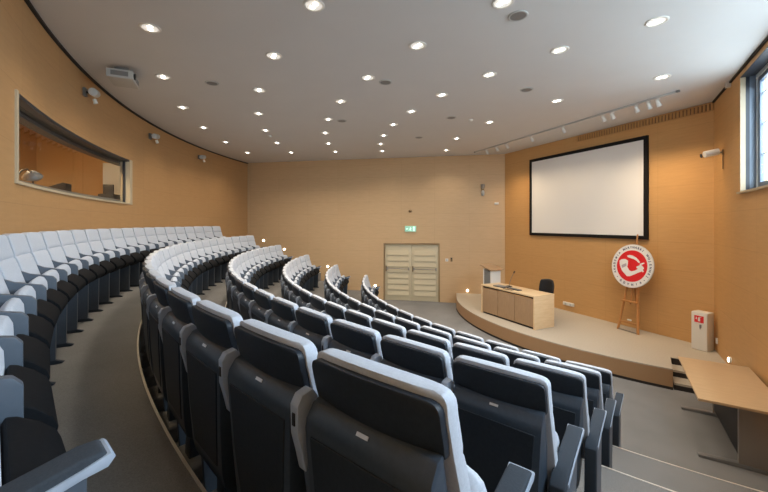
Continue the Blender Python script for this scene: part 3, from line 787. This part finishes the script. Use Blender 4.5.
# booth room behind
BD = 2.4
ba0, ba1 = HB0-2.5, HB1+4.0
bz0, bz1 = EYE-0.6, CEIL
pts = [Vector(pol(RW+BD, ba0+(ba1-ba0)*i/16)[:2]) for i in range(17)]
outs = [(p-Vector((OX, OY))).normalized() for p in pts]
struct(wall('wall_booth', pts, outs, [bz0, bz1], M['booth'], thick=0.1))
for k, ba in enumerate((ba0, ba1)):
    a_, b_ = Vector(pol(RW+0.16, ba)[:2]), Vector(pol(RW+BD, ba)[:2])
    t_ = Vector((math.cos(math.radians(ba)), -math.sin(math.radians(ba))))*(-1 if k == 0 else 1)
    t_ = -t_ if k else -t_
    struct(wall('wall_booth_%s' % ('left', 'right')[k], [a_, b_], [t_*0.001]*2, [bz0, bz1], M['booth'], thick=0.1))
struct(arc_strip(RW+0.16, RW+BD+0.1, bz0-0.1, bz0, ba0, ba1, 16).build('floor_booth', M['carpet']))
struct(arc_strip(RW+0.16, RW+BD+0.1, bz1, bz1+0.1, ba0, ba1, 16).build('ceiling_booth', M['ceiling']))
# booth desk with lamp, console and monitor behind the window
bt = thing('booth_counter', 'dark counter top behind the control booth window', 'counter', tuple(pol(RW+0.45, 247, bz0)))
m_ = arc_strip(RW+0.17, RW+0.75, HZ0+0.06, HZ0+0.10, HB0+0.2, HB1+1.6, 20)
for i in range(len(m_.v)): m_.v[i] = m_.v[i]-bt.location
m_.build('counter_top', M['steel'], bt)
m_ = arc_strip(RW+0.70, RW+0.74, bz0, HZ0+0.06, HB0+0.2, HB1+1.6, 20)
for i in range(len(m_.v)): m_.v[i] = m_.v[i]-bt.location
m_.build('counter_front', M['steel'], bt)
zc = HZ0+0.10
def booth(name, label, cat, R, b, rz=0): return thing(name, label, cat, tuple(pol(R, b, zc)), math.radians(180-b)+rz)
o = booth('desk_lamp', 'dark gooseneck desk lamp on the booth counter at the left', 'desk lamp', RW+0.36, 245.3)
MB().lathe([(0.0005, 0.03), (0.07, 0.028), (0.08, 0.0), (0.0005, 0.0)], 20).build('base', M['black'], o)
MB().path([(0, 0, 0.02), (0.02, 0, 0.12), (0.08, 0.0, 0.20), (0.18, 0, 0.22), (0.30, 0, 0.19), (0.42, 0, 0.12)], 0.010).build('stem', M['black'], o)
MB().lathe([(0.0005, 0.08), (0.05, 0.07), (0.11, 0.0), (0.10, -0.02), (0.0005, 0.0)], 24, T=Matrix.Translation((0.02, 0, 0.14)) @ Matrix.Rotation(math.radians(35), 4, 'Y')).build('lamp_shade', M['mgrey'], o)
o = booth('mixing_console', 'small black mixing console on the booth counter beside the desk lamp', 'console', RW+0.36, 248.5)
MB().prism([(-0.12, 0), (0.12, 0), (0.12, 0.13), (0.08, 0.14), (-0.12, 0.06)], -0.10, 0.10).build('console_body', M['black'], o, 0.006)
m_ = MB()
for i in range(4): m_.tube((-0.07+0.045*i, 0.0, 0.09), (-0.07+0.045*i, 0.0, 0.12), 0.012, n=8)
m_.build('knobs', M['mgrey'], o)
o = booth('equipment_rack', 'tall dark equipment unit at the right end of the booth window', 'equipment', RW+0.34, 255.9)
MB().box((0, 0, 0.05), (0.42, 0.26, 0.10)).build('rack_base', M['black'], o, 0.006)
MB().box((0.08, 0, 0.20), (0.05, 0.18, 0.20)).build('rack_column', M['black'], o, 0.004)
o = booth('booth_cabinet', 'pale grey cabinet standing at the right end of the booth', 'cabinet', RW+0.60, 258.7)
MB().box((0, 0, 0.42), (0.20, 0.34, 0.84)).build('cabinet_body', M['lgrey'], o, 0.006)
MB().box((-0.0, 0.175, 0.42), (0.17, 0.012, 0.80)).build('cabinet_door', M['lgrey'], o, 0.003)

# ------------------------------------------------------------------ stage furniture
def ground_pt(px, y, h):     # point at height h over the low floor
    z = F*(EYE-h)/(y-HY); return Vector(((px-384)/F*z, z))
a = ground_pt(481.0, 312.5, SH); c = ground_pt(534.2, 330.3, SH)
ud = (c-a).normalized(); ld = (c-a).length; vd = Vector((-ud.y, ud.x)); vd = vd if vd.dot(nf) < 0 else -vd
dd = 0.66; DHH = 0.78
print('desk', ld, a, c)
RD = math.atan2(ud.y, ud.x); fs_ = 1 if Vector((-math.sin(RD), math.cos(RD))).dot(vd) > 0 else -1   # local +-y towards the back
dk = thing('lecture_desk', 'wooden lecture desk with dark panelled front near the stage edge', 'desk', (a.x, a.y, SH), RD)
MB().box((ld/2, fs_*dd/2, DHH-0.0175), (ld, dd, 0.035)).build('desk_top', M['deskside'], dk, 0.003)
MB().box((0.018, fs_*dd/2, (DHH-0.035)/2), (0.036, dd-0.01, DHH-0.037)).build('side_panel', M['deskside'], dk, 0.002)
MB().box((ld-0.018, fs_*dd/2, (DHH-0.035)/2), (0.036, dd-0.01, DHH-0.037)).build('side_panel', M['deskside'], dk, 0.002)
fw = (ld-0.072-0.02)/3
for i in range(3):
    x = 0.036+0.005+fw*(i+0.5)+0.005*i
    f_ = MB().box((x, fs_*0.03, (DHH-0.09)/2+0.03), (fw-0.006, 0.022, DHH-0.13)).build('front_panel', M['deskfront'], dk, 0.002)
MB().box((ld/2, fs_*0.05, DHH-0.05), (ld-0.075, 0.01, 0.04)).build('recess', M['darkstrip'], dk)
MB().box((ld/2, fs_*0.06, 0.02), (ld-0.075, 0.02, 0.04)).build('kick_shade', M['darkstrip'], dk)  # dark box draws the kick shadow at the desk foot
zt_ = SH+DHH
def on_desk(x, y): p = a+ud*x+vd*y; return (p.x, p.y, zt_)
mc = thing('gooseneck_microphone', 'thin gooseneck microphone rising from the desk top', 'microphone', on_desk(0.62, 0.42), RD)
MB().box((0, 0, 0.012), (0.12, 0.10, 0.024)).build('base', M['black'], mc, 0.006)
MB().path([(0, 0, 0.02), (0.03, 0, 0.14), (0.09, 0, 0.27), (0.16, 0, 0.38)], 0.006, 8).build('stem', M['mgrey'], mc)
MB().tube((0.16, 0, 0.38), (0.185, 0, 0.425), 0.014, 0.017, n=12).build('capsule', M['black'], mc)
lt = thing('laptop', 'closed dark laptop lying on the lecture desk', 'laptop', on_desk(0.55, 0.20), RD+0.1)
MB().box((0, 0, 0.009), (0.34, 0.22, 0.018)).build('laptop_base', M['black'], lt, 0.004)
MB().box((0, 0, 0.023), (0.34, 0.22, 0.008)).build('laptop_lid', M['mgrey'], lt, 0.003)
kb = thing('keyboard', 'black keyboard on the desk right of the laptop', 'keyboard', on_desk(0.98, 0.24), RD-0.05)
MB().box((0, 0, 0.008), (0.40, 0.13, 0.016)).build('keyboard_base', M['black'], kb, 0.003)
m_ = MB()
for i in range(14):
    for j in range(4): m_.box((-0.175+i*0.027, -0.043+j*0.028, 0.019), (0.022, 0.022, 0.007))
m_.build('keys', M['mgrey'], kb)
# panel slot on the desk edge and papers
tg = thing('open_notebook', 'small dark notebook at the near edge of the lecture desk', 'notebook', on_desk(0.93, 0.09), RD+0.05)
MB().box((0, 0, 0.006), (0.28, 0.10, 0.012)).build('notebook_cover', M['black'], tg, 0.002)
MB().box((0, 0, 0.0145), (0.26, 0.085, 0.004)).build('notebook_pages', M['deskfront'], tg)
# lectern
pl = a-ud*0.42+vd*0.74
lc = thing('lectern', 'grey and white lectern with slanted wooden top behind the desk', 'lectern', (pl.x, pl.y, SH), RD)
MB().box((0.02, 0, 0.02), (0.40, 0.42, 0.04)).build('base', M['steel'], lc, 0.004)
MB().box((-0.13, 0, 0.58), (0.04, 0.36, 1.08)).build('side_panel', M['white'], lc, 0.004)
MB().box((0.17, 0, 0.56), (0.04, 0.36, 1.04)).build('side_panel', M['white'], lc, 0.004)
MB().box((0.02, -fs_*0.16, 0.56), (0.26, 0.03, 1.04)).build('front_panel', M['mgrey'], lc, 0.003)
Tt = Matrix.Translation((0.02, 0, 1.16)) @ Matrix.Rotation(math.radians(-fs_*0), 4, 'X') @ Matrix.Rotation(math.radians(13), 4, 'Y')
MB().box((0, 0, 0), (0.50, 0.48, 0.025), T=Tt).build('reading_top', M['deskfront'], lc, 0.003)
# chair behind the desk
pcx = a+ud*1.10+vd*1.05
oc = thing('office_chair', 'black office chair behind the right end of the lecture desk', 'chair', (pcx.x, pcx.y, SH), RD)
MB().lathe([(0.0005, 0.50), (0.20, 0.50), (0.24, 0.475), (0.235, 0.44), (0.18, 0.42), (0.0005, 0.42)], 28).build('seat', M['black'], oc)
bk = MB(); nxx, nzz = 10, 8; vs = []; fs = []
for s_ in (0, 1):
    for j in range(nzz+1):
        for i in range(nxx+1):
            u = -1+2*i/nxx; v = j/nzz
            hw = 0.215*(1-max(0, (v-0.6))**2*1.2-max(0, 0.3-v)**2*1.0)
            vs.append((hw*u, fs_*(0.20+0.05*v-0.06*u*u+s_*0.05), 0.56+0.40*v+0.03*(1-u*u)*v))
c_ = (nxx+1)*(nzz+1)
for j in range(nzz):
    for i in range(nxx):
        q = j*(nxx+1)+i
        fs.append((q, q+1, q+nxx+2, q+nxx+1)); fs.append((c_+q, c_+q+nxx+1, c_+q+nxx+2, c_+q+1))
for i in range(nxx):
    fs.append((i, c_+i, c_+i+1, i+1)); q = nzz*(nxx+1)+i; fs.append((q, q+1, c_+q+1, c_+q))
for j in range(nzz):
    q = j*(nxx+1); fs.append((q, q+nxx+1, c_+q+nxx+1, c_+q)); q += nxx; fs.append((q, c_+q, c_+q+nxx+1, q+nxx+1))
bk.add(vs, fs, smooth=True).build('backrest', M['black'], oc)
MB().box((0, fs_*0.21, 0.52), (0.06, 0.02, 0.2)).build('back_bracket', M['black'], oc)
MB().tube((0, 0, 0.10), (0, 0, 0.42), 0.028).build('column', M['mgrey'], oc)
for k in range(5):
    t_ = 2*PI*k/5
    l_ = MB().tube((0, 0, 0.10), (0.28*math.cos(t_), 0.28*math.sin(t_), 0.07), 0.022, 0.016, n=10).build('leg', M['black'], oc)
    MB().tube((0.28*math.cos(t_)-0.012, 0.28*math.sin(t_), 0.03), (0.28*math.cos(t_)+0.012, 0.28*math.sin(t_), 0.03), 0.03, n=14).build('caster', M['black'], l_)

# fire extinguisher cabinet
p = ground_pt(691.4, 348.0, SH)
fb = thing('fire_extinguisher_cabinet', 'white fire extinguisher cabinet with red sign on the stage by the wall', 'cabinet', (p.x, p.y, SH), RF)
MB().box((0.13, -side*0.12, 0.365), (0.26, 0.22, 0.73)).build('cabinet_body', M['white'], fb, 0.006)
dr = MB().box((0.13, side*0.0, 0.365), (0.252, 0.02, 0.715)).build('cabinet_door', M['white'], fb, 0.004)
MB().box((0.13, side*0.012, 0.60), (0.15, 0.004, 0.13)).build('fire_sign', M['red'], dr)
m_ = MB(); yq = side*0.0155
for pr_ in ([(0.115, 0.56), (0.15, 0.56), (0.15, 0.62), (0.14, 0.635), (0.125, 0.635), (0.115, 0.62)], [(0.125, 0.64), (0.17, 0.655), (0.17, 0.645), (0.14, 0.635)], [(0.075, 0.60), (0.095, 0.59), (0.098, 0.62), (0.085, 0.645), (0.082, 0.62)]):
    m_.prism(pr_, yq-0.001, yq+0.001, axis='y')
m_.build('pictogram', M['signwhite'], dr)
MB().box((0.155, side*0.018, 0.47), (0.03, 0.016, 0.06)).build('latch', M['mgrey'], dr, 0.003)
MB().box((0.15, side*0.016, 0.43), (0.014, 0.01, 0.03)).build('latch_tab', M['mgrey'], dr)

# easel with the round emblem
el = ground_pt(617.2, 328.5, SH); er = ground_pt(638.8, 335.0, SH)
ue = (er-el).normalized(); we = (er-el).length; RE = math.atan2(ue.y, ue.x)
fe = 1 if Vector((-math.sin(RE), math.cos(RE))).dot(nf) > 0 else -1        # towards the hall
cen = (el+er)/2
zc_em = EYE-(266.3-HY)*cen.y/F
print('easel w', we, 'emblem z', zc_em, 'y', cen.y)
ea = thing('easel', 'wooden tripod easel carrying the round red emblem', 'easel', (cen.x, cen.y, SH), RE)
lean = 0.14
def Yl(z): return -fe*lean*z      # the front plane leans back with height
H_e = 1.98
hw0, hw1 = we/2-0.02, 0.07
m_ = lambda: MB()
for s_ in (-1, 1):
    MB().tube((s_*hw0, Yl(0.0), 0.0), (s_*0.10, Yl(1.25), 1.25), 0.028, 0.023, n=8).build('leg', M['easel'], ea)
MB().tube((0, Yl(0.62), 0.62), (0, Yl(2.2), 2.2), 0.020, 0.016, n=8).build('mast', M['easel'], ea)
MB().tube((0, Yl(1.2)-fe*0.03, 1.20), (0.02, -fe*0.30, 0.0), 0.018, n=8).build('leg', M['easel'], ea)
MB().box((0, Yl(0.20)+fe*0.0, 0.20), (we*0.84, 0.03, 0.035)).build('cross_bar', M['easel'], ea, 0.003)
MB().box((0, Yl(0.04)+fe*0.015, 0.022), (we*0.98, 0.022, 0.022)).build('floor_bar', M['steel'], ea, 0.003)
MB().box((0, Yl(0.72)+fe*0.045, 0.68), (0.34, 0.09, 0.03)).build('ledge', M['easel'], ea, 0.003)
MB().box((0.03, Yl(0.24)+fe*0.02, 0.27), (0.09, 0.03, 0.03)).build('clamp', M['white'], ea, 0.003)
# the emblem is a thing of its own, resting on the ledge
re_ = 0.49
ezc = zc_em-SH
eo = Vector((cen.x, cen.y, SH))
base = Matrix.Translation(eo) @ Matrix.Rotation(RE, 4, 'Z')
yb_ = Yl(ezc)+fe*0.065
em = thing('round_emblem', 'round red and white academy emblem with lettering, standing on the easel', 'emblem sign')
em.matrix_world = base @ Matrix.Translation((0, yb_, ezc)) @ Matrix.Rotation(fe*math.atan(lean), 4, 'X')
# local frame: x right, z up, fe*y towards the viewer
def disc(R0, R1, y0, y1, n=64):
    q = MB(); y0, y1 = fe*y0, fe*y1
    if R0 == 0:
        q.prism([(R1*math.cos(2*PI*k/n), R1*math.sin(2*PI*k/n)) for k in range(n)], y0, y1, axis='y')
        return q
    return q
bdsc = disc(0, re_, 0.0, 0.022).build('board', M['signwhite'], em)
rim = MB(); vs = []; fs = []; n = 64
for k in range(n):
    t_ = 2*PI*k/n
    for R_, y_ in ((re_-0.012, 0.0215), (re_+0.004, 0.0215), (re_+0.004, -0.004), (re_-0.012, 0.026)):
        vs.append((R_*math.cos(t_), fe*y_, R_*math.sin(t_)))
for k in range(n):
    for j in range(4): fs.append((4*k+j, 4*k+(j+1) % 4, 4*((k+1) % n)+(j+1) % 4, 4*((k+1) % n)+j))
rim.add(vs, fs).build('rim', M['lgrey'], em)
disc(0, 0.358, 0.022, 0.026).build('red_disc', M['red'], em)
# white figure: bent arm holding a curved blade (traced as rounded shapes)
def S(pts): return [((x-221)/441*52/43.1*2*re_*1.0, (248-y)/492*58/45.6*2*re_) for x, y in pts]
q = MB()
for shp in ([(108, 212), (125, 196), (160, 190), (186, 204), (188, 235), (184, 258), (205, 288), (225, 296), (255, 285), (285, 262), (300, 268), (312, 288), (300, 292), (285, 300), (250, 322), (215, 342), (190, 345), (165, 322), (140, 300), (124, 270), (112, 238)],
            [(172, 160), (195, 150), (225, 154), (255, 170), (280, 192), (292, 212), (280, 214), (262, 198), (238, 186), (205, 178), (180, 172)],
            [(288, 222), (325, 206), (330, 214), (295, 234)],
            [(262, 250), (300, 228), (322, 244), (330, 262), (318, 268), (332, 284), (322, 292), (305, 276), (285, 268), (268, 262)]):
    q.prism(S(shp), fe*0.0262, fe*0.029, axis='y')
q.build('white_figure', M['signwhite'], em)
q = MB(); q.prism(S([(132, 250), (172, 228), (178, 252), (140, 276)]), fe*0.0292, fe*0.0305, axis='y'); q.build('grey_badge', M['pinkgrey'], em)
# ring lettering
def letters():
    vs_all = MB()
    dg = None
    def put(text, start, end, flip=False, size=0.066):
        n_ = len(text)
        for i, chh in enumerate(text):
            if chh == ' ': continue
            ang = math.radians(start+(end-start)*(i/(n_-1) if n_ > 1 else 0))
            cu = bpy.data.curves.new('t', 'FONT'); cu.body = chh; cu.size = size; cu.align_x = 'CENTER'; cu.align_y = 'CENTER'; cu.extrude = 0.0012; cu.offset = 0.002
            ob = bpy.data.objects.new('t', cu); col.objects.link(ob)
            bpy.context.view_layer.update()
            me = bpy.data.meshes.new_from_object(ob.evaluated_get(bpy.context.evaluated_depsgraph_get()))
            rr = 0.424
            rot = (ang-PI/2) if not flip else (ang+PI/2)
            cs, sn = math.cos(rot), math.sin(rot)
            pts_ = []
            for v in me.vertices:
                x, y, z = v.co
                X = x*cs-y*sn+rr*math.cos(ang); Z = x*sn+y*cs+rr*math.sin(ang)
                pts_.append((X*LR, fe*(0.0235+z), Z))
            vs_all.add(pts_, [tuple(p_.vertices) for p_ in me.polygons])
            bpy.data.objects.remove(ob); bpy.data.curves.remove(cu); bpy.data.meshes.remove(me)
    LR = 1 if (fe < 0) else -1      # mirror so the text reads correctly from the hall
    put('AKADEMIA', 205, 140); put('MARYNARKI', 122, 58); put('WOJENNEJ', 38, -28); put('•', -42, -42); put('GDYNIA', 238, 305, True); put('•', 222, 222)
    return vs_all
letters().build('lettering', M['ink'], em)
if fe > 0:
    # seen from +y the x axis points left; mirror the traced figure to read as in the photo
    for ch_ in em.children:
        if ch_.name.startswith(('white_figure', 'grey_badge')): ch_.scale.x = -1

# ------------------------------------------------------------------ oak table against the right wall
ta = Vector((4.56, 5.58)); tb = Vector((3.70, 4.24)); 
ut = (tb-ta).normalized(); lt_ = (tb-ta).length; vt = Vector((-ut.y, ut.x)); vt = vt if vt.x > 0 else -vt
wall_gap = (CR-ta).dot(-vt)
wt = abs((CR-ta).dot(vt))
wt = min(0.79, (ta-CR).dot(nr)-0.01)
print('table width', wt, lt_)
RT = math.atan2(ut.y, ut.x); ft = 1 if Vector((-math.sin(RT), math.cos(RT))).dot(vt) > 0 else -1
tt = thing('side_table', 'oak topped table on grey metal legs against the right wall', 'table', (ta.x, ta.y, 0), RT)
MB().box((lt_/2, ft*wt/2, 0.7275), (lt_, wt, 0.03)).build('table_top', M['tabletop'], tt, 0.003)
for x, c_ in ((0.14, 0), (lt_-0.14, 1)):
    MB().box((x, ft*wt*0.70, 0.37), (0.06, 0.36, 0.66)).build('leg', M['steel'], tt, 0.004)
    MB().prism([(0.02, 0.0), (wt-0.02, 0.0), (wt-0.02, 0.03), (wt*0.6, 0.045), (wt*0.4, 0.045), (0.02, 0.03)] if ft > 0 else [(-0.02, 0.0), (-wt+0.02, 0.0), (-wt+0.02, 0.03), (-wt*0.6, 0.045), (-wt*0.4, 0.045), (-0.02, 0.03)], x-0.035, x+0.035).build('foot', M['mgrey'], tt, 0.003)
MB().box((lt_/2, ft*wt*0.5, 0.69), (lt_-0.36, 0.06, 0.03)).build('rail', M['black'], tt, 0.003)
MB().box((lt_/2, ft*wt*0.50, 0.38), (lt_-0.36, 0.02, 0.56)).build('shade_panel', M['black'], tt, 0.002)  # black panel in place of the shade and cabinets under the table
MB().box((lt_*0.33, ft*wt*0.30, 0.66), (0.16, 0.18, 0.10)).build('cable_box', M['black'], tt, 0.006)

# ------------------------------------------------------------------ light
w = bpy.data.worlds.new('daylight'); sc.world = w; w.use_nodes = True
bg = w.node_tree.nodes['Background']
sky = w.node_tree.nodes.new('ShaderNodeTexSky'); sky.sky_type = 'HOSEK_WILKIE'; sky.turbidity = 8; sky.ground_albedo = 0.5
sky.sun_direction = Vector((-0.6, -0.3, 0.7)).normalized()
geo = w.node_tree.nodes.new('ShaderNodeTexCoord'); sx = w.node_tree.nodes.new('ShaderNodeSeparateXYZ')
mr = w.node_tree.nodes.new('ShaderNodeMapRange'); mr.inputs[1].default_value = -0.12; mr.inputs[2].default_value = 0.06; mr.inputs[3].default_value = 4.5; mr.inputs[4].default_value = 15.0
w.node_tree.links.new(geo.outputs['Generated'], sx.inputs[0]); w.node_tree.links.new(sx.outputs[2], mr.inputs[0]); w.node_tree.links.new(mr.outputs[0], bg.inputs[1])
mixc = w.node_tree.nodes.new('ShaderNodeMix'); mixc.data_type = 'RGBA'; mixc.inputs[0].default_value = 0.8
mixc.inputs[7].default_value = (0.78, 0.90, 1.0, 1)
w.node_tree.links.new(sky.outputs[0], mixc.inputs[6]); w.node_tree.links.new(mixc.outputs[2], bg.inputs[0])
# daylight portal in the window opening
pa = bpy.data.lights.new('window_portal', 'AREA'); pa.shape = 'RECTANGLE'; pa.size = WS1-WS0; pa.size_y = wh
pa.cycles.is_portal = True
po = bpy.data.objects.new('window_portal', pa); col.objects.link(po)
pcn = CR+ur*(WS0+WS1)/2-nr*0.31
po.matrix_world = Matrix.Translation((pcn.x, pcn.y, wc)) @ Vector((-nr.x, -nr.y, 0)).to_track_quat('Z', 'Y').to_matrix().to_4x4()

def spot(name, loc, target, power, angle, colr=(1, 0.85, 0.65), size=0.04, blend=0.6):
    l = bpy.data.lights.new(name, 'SPOT'); l.energy = power; l.spot_size = math.radians(angle); l.spot_blend = blend
    l.color = colr; l.shadow_soft_size = size
    o = bpy.data.objects.new(name, l); col.objects.link(o); o.location = loc
    o.rotation_euler = (Vector(target)-Vector(loc)).to_track_quat('-Z', 'Y').to_euler(); return o
for R, desc, bb in rings:
    for b in bb:
        p = pol(R, b, CEIL-0.03)
        spot('downlight_beam', p, (p.x, p.y, 0), 46, 130, (1.0, 0.86, 0.68), 0.08, 0.8)
for px, _ in spots:
    s = track_s(px); p = A+d*(s/L)
    q_ = p-nf*0.9
    spot('track_beam', (p.x-nf.x*0.06, p.y-nf.y*0.06, CEIL-0.22), (q_.x, q_.y, CEIL-1.9), 26, 85, (1.0, 0.76, 0.48), 0.03, 0.9)
bo = pol(RW+1.3, 247, CEIL-0.05)
bl = bpy.data.lights.new('booth_fill', 'AREA'); bl.energy = 85; bl.size = 0.5; bl.color = (1.0, 0.72, 0.42)  # unseen area light added to brighten the booth interior
bo_ = bpy.data.objects.new('booth_fill', bl); col.objects.link(bo_); bo_.location = bo

# ------------------------------------------------------------------ camera
cam = bpy.data.cameras.new('camera'); co = bpy.data.objects.new('camera', cam); col.objects.link(co)
cam.sensor_width = 36; cam.lens = 36*F/768; cam.shift_y = (HY-246)/768; cam.clip_start = 0.02
co.location = (0, 0, EYE); co.rotation_euler = (PI/2, 0, 0); sc.camera = co
vs_ = sc.view_settings; vs_.view_transform = 'Standard'; vs_.look = 'None'; vs_.exposure = 0.75; vs_.gamma = 1; vs_.use_curve_mapping = False
sc.cycles.max_bounces = 8; sc.cycles.diffuse_bounces = 4; sc.cycles.use_denoising = True; sc.cycles.sample_clamp_indirect = 6
